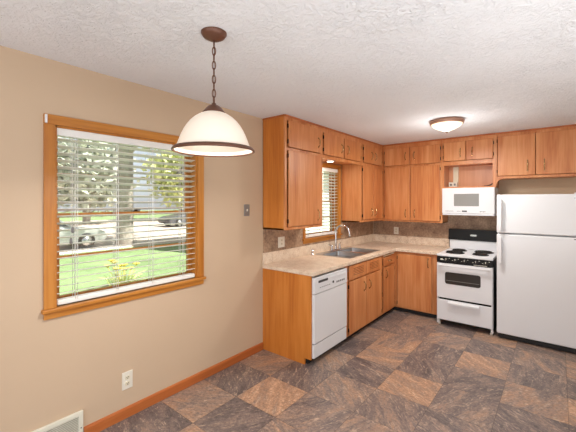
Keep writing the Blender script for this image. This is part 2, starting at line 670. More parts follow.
mb = MB()
mb.slab([RY, W1[0], W1[1], W2[0], W2[1], L + 0.12], [-0.02, W1[2], W2[2], W2[3], W1[3], H],
        lambda y, z: not in_win(y, z), -0.14, 0.0, lambda u, v, t: Vector((t, u, v)))
structure(mb.build('wall_left', 'wall'), 'tan painted wall with the two windows', 'wall')
structure(MB().box(0, RX + 0.12, L, L + 0.12, -0.02, H).build('wall_back', 'wall'), 'tan painted wall behind stove and refrigerator', 'wall')
structure(MB().box(RX, RX + 0.12, 1.3, L, -0.02, H).build('wall_right', 'wall'), 'tan painted wall at the right of the kitchen', 'wall')
structure(MB().box(-0.14, RX + 0.12, RY, L + 0.12, H, H + 0.12).build('ceiling', 'ceiling'), 'white textured plaster ceiling', 'ceiling')

# floor: one face per tile, each with its own tone and vein direction
TONE = {(0, -1): .1, (0, 0): .6, (1, 0): .15, (2, 0): .5, (0, 1): .15, (1, 1): .95, (2, 1): .38, (3, 1): .5,
        (0, 2): .7, (1, 2): .15, (2, 2): .58, (3, 2): .4, (4, 2): .3, (0, 3): .3, (1, 3): .55, (2, 3): .22, (3, 3): .9,
        (4, 3): .4, (5, 3): .18, (1, 4): .12, (2, 4): .78, (3, 4): .25, (4, 4): .25, (5, 4): .62, (1, 5): .55, (2, 5): .68,
        (3, 5): .25, (4, 5): .82, (5, 5): .3, (1, 6): .2, (2, 6): .45, (3, 6): .65, (4, 6): .22, (5, 6): .55, (6, 6): .7,
        (1, 7): .12, (2, 7): .55, (3, 7): .28, (4, 7): .75, (5, 7): .4}
tb = bmesh.new()
tone_l = tb.faces.layers.float.new('tone')
sw_l = tb.faces.layers.float_vector.new('swirl')
i0, i1, j0, j1 = -1, 8, -9, 9
gx = [min(max(TX + TP * i, 0.0), RX) for i in range(i0, i1 + 2)]
gy = [min(max(TY + TQ * j, RY), L) for j in range(j0, j1 + 2)]
gv = {}
for i, x in enumerate(gx):
    for j, y in enumerate(gy):
        gv[i, j] = tb.verts.new((x, y, 0))
for i in range(len(gx) - 1):
    for j in range(len(gy) - 1):
        if gx[i + 1] - gx[i] < 1e-4 or gy[j + 1] - gy[j] < 1e-4:
            continue
        f = tb.faces.new((gv[i, j], gv[i + 1, j], gv[i + 1, j + 1], gv[i, j + 1]))
        rnd = random.random()
        f[tone_l] = TONE.get((i + i0, j + j0), rnd)
        f[sw_l] = Vector((random.choice((0.5, 1.9, 2.4, 0.9)) + random.uniform(-0.3, 0.3), random.uniform(0, 30), random.uniform(0, 30)))
bmesh.ops.delete(tb, geom=[v for v in tb.verts if not v.link_faces], context='VERTS')
me = bpy.data.meshes.new('floor')
tb.to_mesh(me)
tb.free()
me.materials.append(M['floor'])
fo = bpy.data.objects.new('floor', me)
C.objects.link(fo)
structure(fo, 'slate look vinyl tile floor in brown and grey', 'floor')
structure(MB().box(-0.14, RX + 0.12, RY, L + 0.12, -0.45, -0.004).build('trim_1', 'road'), 'concrete foundation slab under the floor', 'foundation')

# baseboard along the left wall, between the register and the peninsula
mb = MB()
mb.prism([(0, 0), (0.014, 0), (0.014, 0.062), (0.009, 0.073), (0, 0.075)], lambda u, v, t: Vector((u, t, v)), 0.884, 2.606)
structure(mb.build('baseboard_left', 'base'), 'stained oak baseboard along the left wall', 'baseboard')

# tile backsplashes
CT = 0.898
mb = MB()
mb.slab([2.615, 3.318, 4.232, L], [1.016, 1.06, 1.272], lambda y, z: not (3.318 < y < 4.232 and z > 1.06), 0.0, 0.008, lambda u, v, t: Vector((t, u, v)))
structure(mb.build('trim_2', 'splash'), 'brown mottled tile backsplash under the sink window', 'backsplash')
structure(MB().box(0.02, 1.87, L - 0.008, L, 0.86, 1.42).build('trim_3', 'splash'), 'brown mottled tile backsplash behind the stove', 'backsplash')


# ------------------------------------------------------------------ windows
def window(name, w, label, casing_top, rails):
    y0, y1, z0, z1 = w
    root = thing(name, label, 'window', (0, (y0 + y1) / 2, z0))
    root['kind'] = 'structure'
    cw = 0.06 if name == 'window_1' else 0.046
    T = 0.018
    for a, b in ((y0 - cw, y0), (y1, y1 + cw)):
        MB().box(0.0, T, a, b, z0 - 0.0, z1, 0.003).build('casing', 'oak', root)
    MB().box(0.0, T + 0.001, y0 - cw, y1 + cw, z1, z1 + cw, 0.003).build('head_casing', 'oak_y', root)
    # stool and apron
    MB().box(-0.06, 0.036, y0 - cw - 0.012, y1 + cw + 0.012, z0 - 0.022, z0, 0.004).build('stool', 'oak_y', root)
    MB().box(0.0, 0.016, y0 - cw, y1 + cw, z0 - 0.064, z0 - 0.022, 0.003).build('apron', 'oak_y', root)
    # jambs lining the opening
    mb = MB()
    mb.box(-0.14, 0.0, y0 - 0.001, y0 + 0.012, z0, z1)
    mb.box(-0.14, 0.0, y1 - 0.012, y1 + 0.001, z0, z1)
    mb.box(-0.14, 0.0, y0, y1, z1 - 0.012, z1 + 0.001)
    mb.box(-0.14, -0.06, y0, y1, z0 - 0.001, z0 + 0.012)
    mb.build('jamb', 'oak', root)
    zm, mun = rails
    # lower sash (inner) and upper sash (outer)
    for x0, x1, za, zb in ((-0.095, -0.066, z0 + 0.012, zm + 0.014), (-0.128, -0.099, zm - 0.014, z1 - 0.012)):
        mb = MB()
        s = 0.034
        mb.slab([y0 + 0.012, y0 + 0.012 + s, y1 - 0.012 - s, y1 - 0.012], [za, za + (s if za < zm - 0.1 else 0.028), zb - (0.028 if za < zm - 0.1 else s), zb],
                lambda u, v: not (y0 + 0.012 + s < u < y1 - 0.012 - s and za + s * 0.9 < v < zb - s * 0.9), x0, x1, lambda u, v, t: Vector((t, u, v)))
        zz = (za + zb) / 2
        mb.box(x0 + 0.004, x1 - 0.004, y0 + 0.04, y1 - 0.04, zz - 0.008, zz + 0.008)
        so = mb.build('sash', 'oak', root)
        MB().box((x0 + x1) / 2 - 0.002, (x0 + x1) / 2 + 0.002, y0 + 0.045, y1 - 0.045, za + 0.026, zb - 0.026).build('pane', 'glass', so)
        if za < zm - 0.1:
            yc = (y0 + y1) / 2 + 0.03
            mb = MB()
            mb.box(-0.098, -0.07, yc - 0.028, yc + 0.028, zm + 0.0145, zm + 0.022, 0.002)
            mb.lathe([(0.012, 0), (0.012, 0.01), (0.006, 0.014)], (-0.084, yc, zm + 0.02), seg=12)
            mb.box(-0.09, -0.078, yc - 0.005, yc + 0.035, zm + 0.026, zm + 0.034, 0.002)
            mb.build('sash_lock', 'hinge', so)
    return root


window('window_1', W1, 'oak framed double hung window over the low outlet in the tan wall', None, (1.472, None))
window('window_2', W2, 'oak framed double hung window above the sink', None, (1.565, None))


def blind(name, w, label, group, pitch, slat_w, ladders, zrail):
    y0, y1, z0, z1 = w
    y0 += 0.014
    y1 -= 0.014
    z1 -= 0.012
    root = thing(name, label, 'blind', (-0.03, (y0 + y1) / 2, z0), group)
    MB().box(-0.058, -0.004, y0 - 0.001, y1 + 0.001, z1 - 0.048, z1, 0.004).build('headrail', 'white_soft', root)
    mb = MB()
    z = z1 - 0.07
    xc = -0.031
    while z > zrail + 0.05:
        n = 5
        pts = [(-slat_w / 2 + slat_w * k / (n - 1), 0.0028 * (1 - (2 * k / (n - 1) - 1) ** 2)) for k in range(n)]
        poly = [(u, v + 0.002 + u * 0.22) for u, v in pts] + [(u, v - 0.002 + u * 0.22) for u, v in reversed(pts)]
        mb.prism(poly, lambda u, v, t, z=z: Vector((xc + u, t, z + v)), y0 + 0.002, y1 - 0.002)
        z -= pitch
    mb.build('slats', 'slat', root)
    MB().box(xc - 0.026, xc + 0.026, y0 + 0.002, y1 - 0.002, zrail, zrail + 0.034, 0.008).build('bottom_rail', 'white_soft', root)
    for y in ladders:
        mb = MB()
        for x in (xc - 0.027, xc + 0.027):
            mb.tube([(x, y, z1 - 0.05), (x, y, zrail + 0.02)], 0.0018, 5)
            mb.tube([(x, y + 0.012, z1 - 0.05), (x, y + 0.012, zrail + 0.02)], 0.0018, 5)
        mb.build('ladder_cord', 'white_soft', root)
    for k, (y, zz) in enumerate(((y0 + 0.085, 1.40 if w is W1 else 1.5), (y0 + 0.075, 1.33 if w is W1 else 1.46))):
        co = MB().tube([(0.003, y, z1 - 0.045), (0.003, y, zz)], 0.0013, 5).build('lift_cord', 'white_soft', root)
        MB().lathe([(0.002, 0.0), (0.007, -0.006), (0.009, -0.034), (0.004, -0.04)], (0.003, y, zz), seg=10).build('tassel', 'white_soft' if w is W2 else 'grey', co)
    return root


blind('venetian_blind', W1, 'white horizontal slat blind hanging in the large window by the pendant lamp', 'white slatted window blinds', 0.0445, 0.05, (0.84, 1.10, 1.37, 1.64), 0.908)
blind('venetian_blind', W2, 'white horizontal slat blind hanging in the small window above the sink', 'white slatted window blinds', 0.042, 0.05, (3.45, 3.78, 4.08), 1.108)

# ------------------------------------------------------------------ cabinet parts
FX = ('X', 0.302)     # upper cabinets on the left wall
FY = ('Y', L - 0.302)
BX = ('X', 0.62)      # base cabinets
BY = ('Y', L - 0.62)


def P3(fc, a, d, z):
    return Vector((fc[1] + d, a, z)) if fc[0] == 'X' else Vector((a, fc[1] - d, z))


def pull(fc, a, z, parent, length=0.1, vertical=True, d0=0.018):
    mb = MB()
    n = 9
    pts = []
    rad = []
    for k in range(n):
        s = -1 + 2 * k / (n - 1)
        d = d0 + 0.004 + 0.020 * (1 - s ** 4)
        pts.append(P3(fc, a, d, z + s * length / 2) if vertical else P3(fc, a + s * length / 2, d, z))
        rad.append(0.0036 + 0.0022 * (1 - s * s))
    mb.tube(pts, rad, 8)
    for s in (-1, 1):
        zz = z + s * length / 2 if vertical else z
        aa = a if vertical else a + s * length / 2
        mb.fbox(fc, aa - 0.006, aa + 0.006, d0 - 0.001, d0 + 0.005, zz - 0.010, zz + 0.010, 0.002)
    return mb.build('handle', 'pull', parent)


def door(fc, a0, a1, z0, z1, parent, hinge=None, handle=None, wood='wood', name='door', hl=0.1, louvers=None):
    mb = MB()
    mb.fbox(fc, a0, a1, 0.003, 0.018, z0, z1, 0.004)
    if louvers:
        for b0, b1 in louvers:
            zc = (z0 + z1) / 2
            for k in range(5):
                zz = zc - 0.036 + 0.018 * k
                mb.fbox(fc, b0, b1, 0.015, 0.0205, zz - 0.0022, zz + 0.0022, 0.001, mi=1)
                mb.fbox(fc, b0, b1, 0.015, 0.0225, zz + 0.003, zz + 0.008, 0.001, mi=0)
    dr = mb.build(name, [wood, 'hinge'], parent)
    if handle:
        pull(fc, handle[0], handle[1], dr, hl, vertical=(len(handle) < 3))
    if hinge:
        for zz in ((z0 + 0.055, z1 - 0.055) if z1 - z0 > 0.18 else ()):
            a = a0 - 0.005 if hinge < 0 else a1 + 0.005
            MB().fbox(fc, a - 0.004, a + 0.004, 0.0, 0.017, zz - 0.021, zz + 0.021, 0.002).build('hinge', 'hinge', dr)
    return dr


def face_frame(fc, a0, a1, z0, z1, openings, parent, wood='wood', t=0.019):
    """front frame with dark reveals cut where the doors sit"""
    us = sorted({a0, a1} | {v for o in openings for v in o[:2]})
    vs = sorted({z0, z1} | {v for o in openings for v in o[2:4]})
    mb = MB()
    fn = (lambda u, v, d: Vector((fc[1] + d, u, v))) if fc[0] == 'X' else (lambda u, v, d: Vector((u, fc[1] - d, v)))
    mb.slab(us, vs, lambda u, v: not any(o[0] < u < o[1] and o[2] < v < o[3] for o in openings), -t, 0.0, fn)
    return mb.build('face_frame', wood, parent)


def opening(d, m=None, hinge=-1):
    if m is not None:
        return (d[0] + m, d[1] - m, d[2] + m, d[3] - m)
    a, b = (0.008, 0.002) if hinge < 0 else (0.002, 0.007)
    return (d[0] - a, d[1] + b, d[2] - 0.005, d[3] + 0.002)


def carcass(x0, x1, y0, y1, z0, z1, parent, wood='panel', t=0.016, open_side=None):
    """hollow box: sides, top, bottom, back"""
    mb = MB()
    if open_side == 'X':      # open towards +x
        mb.box(x0, x1, y0, y0 + t, z0, z1)
        mb.box(x0, x1, y1 - t, y1, z0, z1)
        mb.box(x0, x1, y0, y1, z0, z0 + t)
        mb.box(x0, x1, y0, y1, z1 - t, z1)
        mb.box(x0, x0 + 0.006, y0, y1, z0, z1)
    else:                      # open towards -y
        mb.box(x0, x0 + t, y0, y1, z0, z1)
        mb.box(x1 - t, x1, y0, y1, z0, z1)
        mb.box(x0, x1, y0, y1, z0, z0 + t)
        mb.box(x0, x1, y0, y1, z1 - t, z1)
        mb.box(x0, x1, y1 - 0.006, y1, z0, z1)
    return mb.build('carcass', wood, parent)


def crown(fc, a0, a1, parent):
    MB().fbox(fc, a0, a1, 0.0, 0.010, H - 0.022, H - 0.001, 0.003).build('scribe_shadow_strip', 'base', parent)  # thin dark strip, its tone draws the shadow line at the ceiling


WG = 'birch wall cabinets'
XF = FX[1]
yA, yB, yC = 2.612, 3.297, 4.268
# --- A: tall wall cabinet nearest the dining area
r = thing('wall_cabinet', 'wall cabinet nearest the dining table side with one small and one tall door', 'cabinet', (0.15, (yA + yB) / 2, 1.272), WG)
carcass(0.0, XF - 0.019, yA, yB, 1.272, H - 0.001, r, 'panel', open_side='X')
dA = (2.656, 3.252, 2.116, 2.384), (2.656, 3.272, 1.306, 2.082)
face_frame(FX, yA, yB, 1.272, H - 0.001, [opening(d) for d in dA], r)
crown(FX, yA, yB, r)
MB().box(0.0, XF, yA - 0.006, yA, H - 0.02, H - 0.001, 0.002).build('scribe_shadow_strip', 'base', r)  # same drawn shadow line along the cabinet end
door(FX, *dA[0], r, -1, (3.190, 2.230))
door(FX, *dA[1], r, -1, (3.180, 1.410), hl=0.11)
# --- B: bridge cabinet over the sink window
r = thing('wall_cabinet', 'short bridge wall cabinet over the sink window with a pair of doors', 'cabinet', (0.15, (yB + yC) / 2, 2.067), WG)
carcass(0.0, XF - 0.019, yB + 0.001, yC - 0.001, 2.085, H - 0.001, r, 'wood', open_side='X')
dB = (3.318, 3.772, 2.112, 2.368), (3.800, 4.250, 2.112, 2.368)
face_frame(FX, yB + 0.001, yC - 0.001, 2.067, H - 0.001, [opening(d) for d in dB], r)
crown(FX, yB + 0.001, yC - 0.001, r)
door(FX, *dB[0], r, -1, (3.715, 2.225))
door(FX, *dB[1], r, 1, (3.872, 2.225))
# --- C: wall cabinet right of the sink window, to the corner
r = thing('wall_cabinet', 'corner wall cabinet on the window wall right of the sink window', 'cabinet', (0.15, (yC + L) / 2, 1.272), WG)
carcass(0.0, XF - 0.019, yC, L - 0.303, 1.272, H - 0.001, r, 'wood', open_side='X')
dC = (4.345, 4.642, 2.112, 2.362), (4.650, 4.955, 2.112, 2.362), (4.318, 4.642, 1.306, 2.062), (4.650, 4.985, 1.306, 2.062)
face_frame(FX, yC, L - 0.303, 1.272, H - 0.001, [opening(d) for d in dC], r)
crown(FX, yC, L - 0.313, r)
door(FX, *dC[0], r, -1, (4.585, 2.225))
door(FX, *dC[1], r, 1, (4.712, 2.225))
door(FX, *dC[2], r, -1, (4.585, 1.405))
door(FX, *dC[3], r, 1, (4.708, 1.405))
# --- D: back wall cabinet between the corner and the microwave
xD, xE, xF, xG = 0.302, 1.178, 1.815, 2.70
YFr = FY[1]
r = thing('wall_cabinet', 'back wall cabinet left of the microwave with two small and two tall doors', 'cabinet', ((xD + xE) / 2, L - 0.15, 1.26), WG)
carcass(0.0, xE, YFr + 0.019, L, 1.26, H - 0.001, r, 'wood')
dD = (0.340, 0.724, 2.108, 2.366), (0.732, 1.150, 2.108, 2.366), (0.340, 0.730, 1.282, 2.076), (0.738, 1.146, 1.282, 2.076)
face_frame(FY, xD + 0.001, xE, 1.26, H - 0.001, [opening(d) for d in dD], r)
crown(FY, xD + 0.011, xE, r)
door(FY, *dD[0], r, -1, (0.665, 2.235))
door(FY, *dD[1], r, 1, (0.795, 2.235))
door(FY, *dD[2], r, -1, (0.668, 1.385))
door(FY, *dD[3], r, 1, (0.800, 1.385))
# --- E: cabinet with an open niche over the microwave
r = thing('wall_cabinet', 'cabinet above the microwave with two small doors over an open niche', 'cabinet', ((xE + xF) / 2, L - 0.15, 1.757), WG)
dE = (1.195, 1.472, 2.118, 2.374), (1.478, 1.788, 2.118, 2.374)
niche = (1.198, 1.782, 1.764, 2.060)
mb = MB()
mb.box(xE + 0.001, xE + 0.016, YFr + 0.019, L, 1.757, H - 0.001)
mb.box(xF - 0.016, xF, YFr + 0.019, L, 1.757, H - 0.001)
mb.box(xE + 0.001, xF, YFr + 0.019, L, 1.745, 1.762)
mb.box(xE + 0.001, xF, YFr + 0.019, L, 2.062, 2.082)
mb.box(xE + 0.001, xF, L - 0.01, L, 1.757, H - 0.001)
mb.build('carcass', 'inside', r)
face_frame(FY, xE + 0.001, xF, 1.745, H - 0.001, [opening(d) for d in dE] + [niche], r)
crown(FY, xE + 0.001, xF, r)
door(FY, *dE[0], r, -1, (1.408, 2.225))
door(FY, *dE[1], r, 1, (1.552, 2.225))
# curved bracket down to the refrigerator
poly = [(0.0, 1.852), (0.0, 1.745), (0.006, 1.745)]
for k in range(9):
    a = PI / 2 * k / 8
    poly.append((0.006 + 0.062 * (1 - math.cos(a)), 1.755 + 0.086 * math.sin(a)))
poly.append((0.068, 1.852))
# --- F: cabinet over the refrigerator
r = thing('wall_cabinet', 'wall cabinet above the white refrigerator with a pair of wide doors', 'cabinet', ((xF + xG) / 2, L - 0.15, 1.852), WG)
carcass(xF + 0.001, xG, YFr + 0.019, L, 1.852, H - 0.001, r, 'wood')
dF = (1.838, 2.225, 1.886, 2.384), (2.232, 2.665, 1.886, 2.384)
face_frame(FY, xF + 0.001, xG, 1.852, H - 0.001, [opening(d) for d in dF], r)
crown(FY, xF + 0.001, xG, r)
MB().prism(poly, lambda u, v, t: Vector((xF + 0.001 + u, YFr + t, v)), 0.0, 0.019, 0.0015).build('bracket', 'wood', r)
door(FY, *dF[0], r, -1, (2.150, 2.000), hl=0.12)
door(FY, *dF[1], r, 1, (2.313, 2.000), hl=0.12)

# niche contents
tag(MB().box(1.255, 1.325, L - 0.036, L - 0.0105, 1.7635, 2.058, 0.004).build('wall_conduit', 'cream', loc=(1.29, L - 0.02, 1.763)),
    'cream painted upright strip inside the open niche above the microwave', 'conduit')
t = thing('junction_box', 'white outlet box standing at the foot of the cream strip in the niche', 'outlet box', (1.268, L - 0.09, 1.7635))
MB().box(1.215, 1.325, L - 0.115, L - 0.042, 1.7635, 1.835, 0.005).build('box', 'plate', t)
for x in (1.245, 1.295):
    MB().box(x - 0.014, x + 0.014, L - 0.117, L - 0.112, 1.785, 1.817, 0.003).build('receptacle', 'grey', t)
mb = MB()
mb.tube([(1.66, L - 0.12, 1.770), (1.70, L - 0.13, 1.772), (1.74, L - 0.13, 1.785), (1.768, L - 0.10, 1.815), (1.776, L - 0.06, 1.86)], 0.008, 8)
tag(mb.build('power_cord', 'rubber', loc=(1.72, L - 0.12, 1.763)), 'dark cord lying in the right end of the niche above the microwave', 'cord')

# light under the bridge cabinet
t = thing('puck_light', 'small round lit lamp under the cabinet over the sink window', 'lamp', (0.2, 3.64, 2.085))
MB().lathe([(0.052, 0.0), (0.052, -0.014), (0.04, -0.018)], (0.2, 3.64, 2.0845), seg=28).build('trim_ring', 'white', t)
MB().lathe([(0.039, -0.0185), (0.036, -0.026), (0.0, -0.03)], (0.2, 3.64, 2.0845), seg=28).build('lens', 'puck', t)
light('puck_bulb', 'AREA', (0.2, 3.64, 2.045), 3.2, (1, 0.92, 0.82), (0, 0, 0), 0.08, 0.08)

# ------------------------------------------------------------------ base cabinets
BG = 'birch base cabinets'
XB, YB = BX[1], BY[1]
TOE = 0.062
CB = 0.857           # underside of countertop
yP = 2.612           # peninsula end
mb = MB()
mb.prism([(0, 0), (XB - 0.075, 0), (XB - 0.075, TOE), (XB, TOE), (XB, CB), (0, CB)], lambda u, v, t: Vector((u, t, v)), yP, yP + 0.018)
tag(mb.build('end_panel', 'panel', loc=(0.3, yP, 0)), 'plain honey birch panel closing the counter end next to the dishwasher', 'panel')

# sink base
y0, y1 = 3.277, 4.238
r = thing('base_cabinet', 'sink base cabinet with louvred false front right of the dishwasher', 'cabinet', (0.3, (y0 + y1) / 2, 0), BG)
mb = MB()
mb.box(0.01, XB - 0.019, y0, y0 + 0.016, TOE, CB)
mb.box(0.01, XB - 0.019, y1 - 0.016, y1, TOE, CB)
mb.box(0.01, XB - 0.019, y0, y1, TOE, TOE + 0.016)
mb.build('carcass', 'wood', r)
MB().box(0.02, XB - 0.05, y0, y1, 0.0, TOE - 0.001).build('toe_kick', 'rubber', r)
dS = (3.333, 3.757, 0.078, 0.668), (3.765, 4.196, 0.078, 0.668)
fS = (3.333, 3.757, 0.690, 0.845), (3.765, 4.196, 0.690, 0.845)
face_frame(BX, y0, y1, TOE, CB, [opening(d) for d in dS + fS], r)
door(BX, *dS[0], r, -1, (3.690, 0.555))
door(BX, *dS[1], r, 1, (3.832, 0.555))
door(BX, *fS[0], r, None, None, name='false_front', louvers=((3.43, 3.68),))
door(BX, *fS[1], r, None, None, name='false_front', louvers=((3.86, 4.09),))
# drawer base
y0, y1 = 4.239, YB
r = thing('base_cabinet', 'narrow base cabinet with one drawer over one door in the corner', 'cabinet', (0.3, (y0 + y1) / 2, 0), BG)
mb = MB()
mb.box(0.01, XB - 0.019, y0, y0 + 0.016, TOE, CB)
mb.box(0.01, XB - 0.019, y0, y1 + 0.3, TOE, TOE + 0.016)
mb.build('carcass', 'wood', r)
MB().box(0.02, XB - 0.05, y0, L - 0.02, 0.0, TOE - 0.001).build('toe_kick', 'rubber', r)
dd = (4.278, 4.655, 0.078, 0.680)
dw = (4.278, 4.655, 0.702, 0.808)
bd = (4.290, 4.650, 0.822, 0.846)
face_frame(BX, y0, y1 - 0.001, TOE, CB, [opening(dd), opening(dw), opening(bd, 0.002)], r)
door(BX, *dd, r, 1, (4.345, 0.590))
door(BX, *dw, r, None, (4.47, 0.756, 'h'), name='drawer', wood='wood_hy', hl=0.08)
MB().fbox(BX, bd[0] + 0.004, bd[1] - 0.004, -0.3, 0.012, bd[2] + 0.004, bd[3] - 0.004, 0.003).build('cutting_board', 'cream', r)
# corner base on the back wall
x0, x1 = XB + 0.001, 1.196
r = thing('base_cabinet', 'single door base cabinet on the back wall left of the stove', 'cabinet', ((x0 + x1) / 2, L - 0.3, 0), BG)
mb = MB()
mb.box(x1 - 0.016, x1, YB + 0.019, L - 0.01, TOE, CB)
mb.box(x0, x1, YB + 0.019, L - 0.01, TOE, TOE + 0.016)
mb.build('carcass', 'wood', r)
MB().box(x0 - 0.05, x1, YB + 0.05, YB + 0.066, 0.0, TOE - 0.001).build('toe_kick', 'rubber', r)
d1 = (0.664, 1.128, 0.078, 0.824)
face_frame(BY, x0, x1, TOE, CB, [opening(d1)], r)
door(BY, *d1, r, -1, (1.082, 0.735), hl=0.11)

# ------------------------------------------------------------------ countertop with sink cut-out
SX0, SX1, SY0, SY1 = 0.065, 0.560, 3.500, 4.330
root = thing('countertop', 'speckled beige laminate countertop running around the corner with low backsplash lip', 'countertop', (0.33, 3.6, CB))
mb = MB()
us = [0.0, SX0 + 0.012, SX1 - 0.012, 0.652, 1.222]
vs = [2.600, SY0 + 0.012, SY1 - 0.012, L - 0.652, L]


def keep_ct(u, v):
    if SX0 + 0.012 < u < SX1 - 0.012 and SY0 + 0.012 < v < SY1 - 0.012:
        return False
    return u < 0.652 or v > L - 0.652


mb.slab(us, vs, keep_ct, CB, CT, lambda u, v, t: Vector((u, v, t)), 0.006)
mb.build('worktop', 'counter', root)
mb = MB()
mb.slab([0.0, 0.02, 1.200], [2.603, L - 0.02, L], lambda u, v: u < 0.02 or v > L - 0.02, CT, 1.016, lambda u, v, t: Vector((u, v, t)), 0.003)
mb.build('backsplash_lip', 'counter', root)

# sink
root = thing('kitchen_sink', 'double bowl stainless steel sink set in the beige countertop under the window', 'sink', (0.31, 3.915, CT))
ym = 3.915
b1 = (SX0 + 0.085, SX1 - 0.028, SY0 + 0.028, ym - 0.016)
b2 = (SX0 + 0.085, SX1 - 0.028, ym + 0.016, SY1 - 0.028)
mb = MB()
mb.slab([SX0, b1[0], b1[1], SX1], [SY0, b1[2], b1[3], b2[2], b2[3], SY1],
        lambda u, v: not (b1[0] < u < b1[1] and (b1[2] < v < b1[3] or b2[2] < v < b2[3])), CT - 0.002, CT + 0.007, lambda u, v, t: Vector((u, v, t)), 0.003)
mb.build('rim', 'steel', root)
for b in (b1, b2):
    tb = bmesh.new()
    bmesh.ops.create_cube(tb, size=1.0)
    for v in tb.verts:
        k = 0.93 if v.co.z < 0 else 1.0
        v.co = Vector(((b[0] + b[1]) / 2 + v.co.x * (b[1] - b[0]) * k, (b[2] + b[3]) / 2 + v.co.y * (b[3] - b[2]) * k, CT + 0.004 - 0.09 + v.co.z * 0.18))
    top = [f for f in tb.faces if f.normal.z > 0.9]
    bmesh.ops.delete(tb, geom=top, context='FACES_ONLY')
    ed = [e for e in tb.edges if len(e.link_faces) == 2]
    bmesh.ops.bevel(tb, geom=ed, offset=0.03, segments=4, affect='EDGES', profile=0.5)
    mb = MB()
    mb.absorb(tb, 0, True)
    bo = mb.build('bowl', 'steel', root)
    MB().lathe([(0.045, 0.0), (0.045, 0.004), (0.03, 0.004), (0.0, 0.002)], ((b[0] + b[1]) / 2, (b[2] + b[3]) / 2, CT - 0.175), seg=24).build('drain', 'chrome', bo)

# faucet
FXc, FYc, FZ = 0.11, 3.925, CT + 0.007
root = thing('faucet', 'chrome gooseneck faucet with two lever handles behind the sink', 'faucet', (FXc, FYc, FZ))
MB().box(FXc - 0.026, FXc + 0.026, FYc - 0.125, FYc + 0.125, FZ, FZ + 0.014, 0.006).build('base_plate', 'chrome', root)
pts = [(FXc, FYc, FZ + 0.012), (FXc, FYc, FZ + 0.10), (FXc, FYc, FZ + 0.235)]
for k in range(1, 13):
    a = PI * k / 12
    pts.append((FXc + 0.1 - 0.1 * math.cos(a), FYc + 0.012 * k / 12, FZ + 0.235 + 0.105 * math.sin(a)))
pts.append((FXc + 0.202, FYc + 0.012, FZ + 0.195))
mb = MB()
mb.tube(pts, 0.0135, 12)
mb.lathe([(0.022, 0.012), (0.022, 0.03), (0.015, 0.045), (0.012, 0.06)], (FXc, FYc, FZ), seg=20)
mb.build('spout', 'chrome', root)
for s in (-1, 1):
    yy = FYc + s * 0.1
    mb = MB()
    mb.lathe([(0.022, 0.012), (0.021, 0.03), (0.013, 0.042), (0.013, 0.07), (0.010, 0.078), (0.0, 0.08)], (FXc, yy, FZ), seg=18)
    mb.tube([(FXc, yy, FZ + 0.066), (FXc - 0.012, yy + s * 0.04, FZ + 0.086), (FXc - 0.016, yy + s * 0.062, FZ + 0.09)], [0.008, 0.006, 0.005], 8)
    mb.build('lever', 'chrome', root)
t = thing('side_sprayer', 'short chrome sprayer knob on the counter left of the sink', 'sprayer', (0.055, 3.455, CT))
mb = MB()
mb.lathe([(0.022, 0.0), (0.022, 0.006), (0.014, 0.012), (0.013, 0.03)], (0.055, 3.455, CT), seg=18)
mb.build('escutcheon', 'chrome', t)
mb = MB()
mb.lathe([(0.012, 0.03), (0.016, 0.045), (0.017, 0.06), (0.011, 0.07), (0.0, 0.072)], (0.055, 3.455, CT), seg=18)
mb.build('spray_head', 'chrome', t)

# ------------------------------------------------------------------ dishwasher
y0, y1 = 2.634, 3.262
DF = ('X', XB + 0.004)
root = thing('dishwasher', 'white built-in dishwasher under the end of the counter', 'dishwasher', (0.33, (y0 + y1) / 2, 0))
MB().box(0.06, XB - 0.03, y0 + 0.004, y1 - 0.004, 0.06, 0.84).build('tub', 'grey', root)
MB().box(0.1, XB - 0.055, y0 + 0.004, y1, 0.0, 0.0595).build('toe_kick', 'rubber', root)
mb = MB()
mb.fbox(DF, y0, y1, -0.03, 0.020, 0.208, 0.676, 0.005)
mb.build('door', 'white', root)
mb = MB()
mb.fbox(DF, y0, y1, -0.03, 0.024, 0.681, 0.838, 0.005)
cp = mb.build('control_panel', 'white', root)
MB().fbox(DF, y0 + 0.065, y0 + 0.235, 0.022, 0.0255, 0.778, 0.802, 0.001).build('vent_slot', 'markdark', cp)
MB().fbox(DF, y0 + 0.24, y1 - 0.02, 0.022, 0.0285, 0.782, 0.806, 0.002).build('latch_lip', 'white', cp)
o = MB().lathe([(0.0, 0.030), (0.012, 0.030), (0.013, 0.022)], (DF[1], (y0 + y1) / 2 + 0.02, 0.744), axis='x', seg=16).build('dial', 'markdark', cp)
for k in range(6):
    MB().fbox(DF, y0 + 0.09 + 0.033 * k, y0 + 0.11 + 0.033 * k, 0.0225, 0.0252, 0.728, 0.734).build('button', 'mark', cp)
for k in range(5):
    MB().fbox(DF, y0 + 0.40 + 0.036 * k, y0 + 0.422 + 0.036 * k, 0.0225, 0.0265, 0.722, 0.740, 0.001).build('button', 'mark', cp)
mb = MB()
mb.fbox(DF, y0, y1, -0.03, 0.016, 0.070, 0.199, 0.005)
mb.build('access_panel', 'white', root)

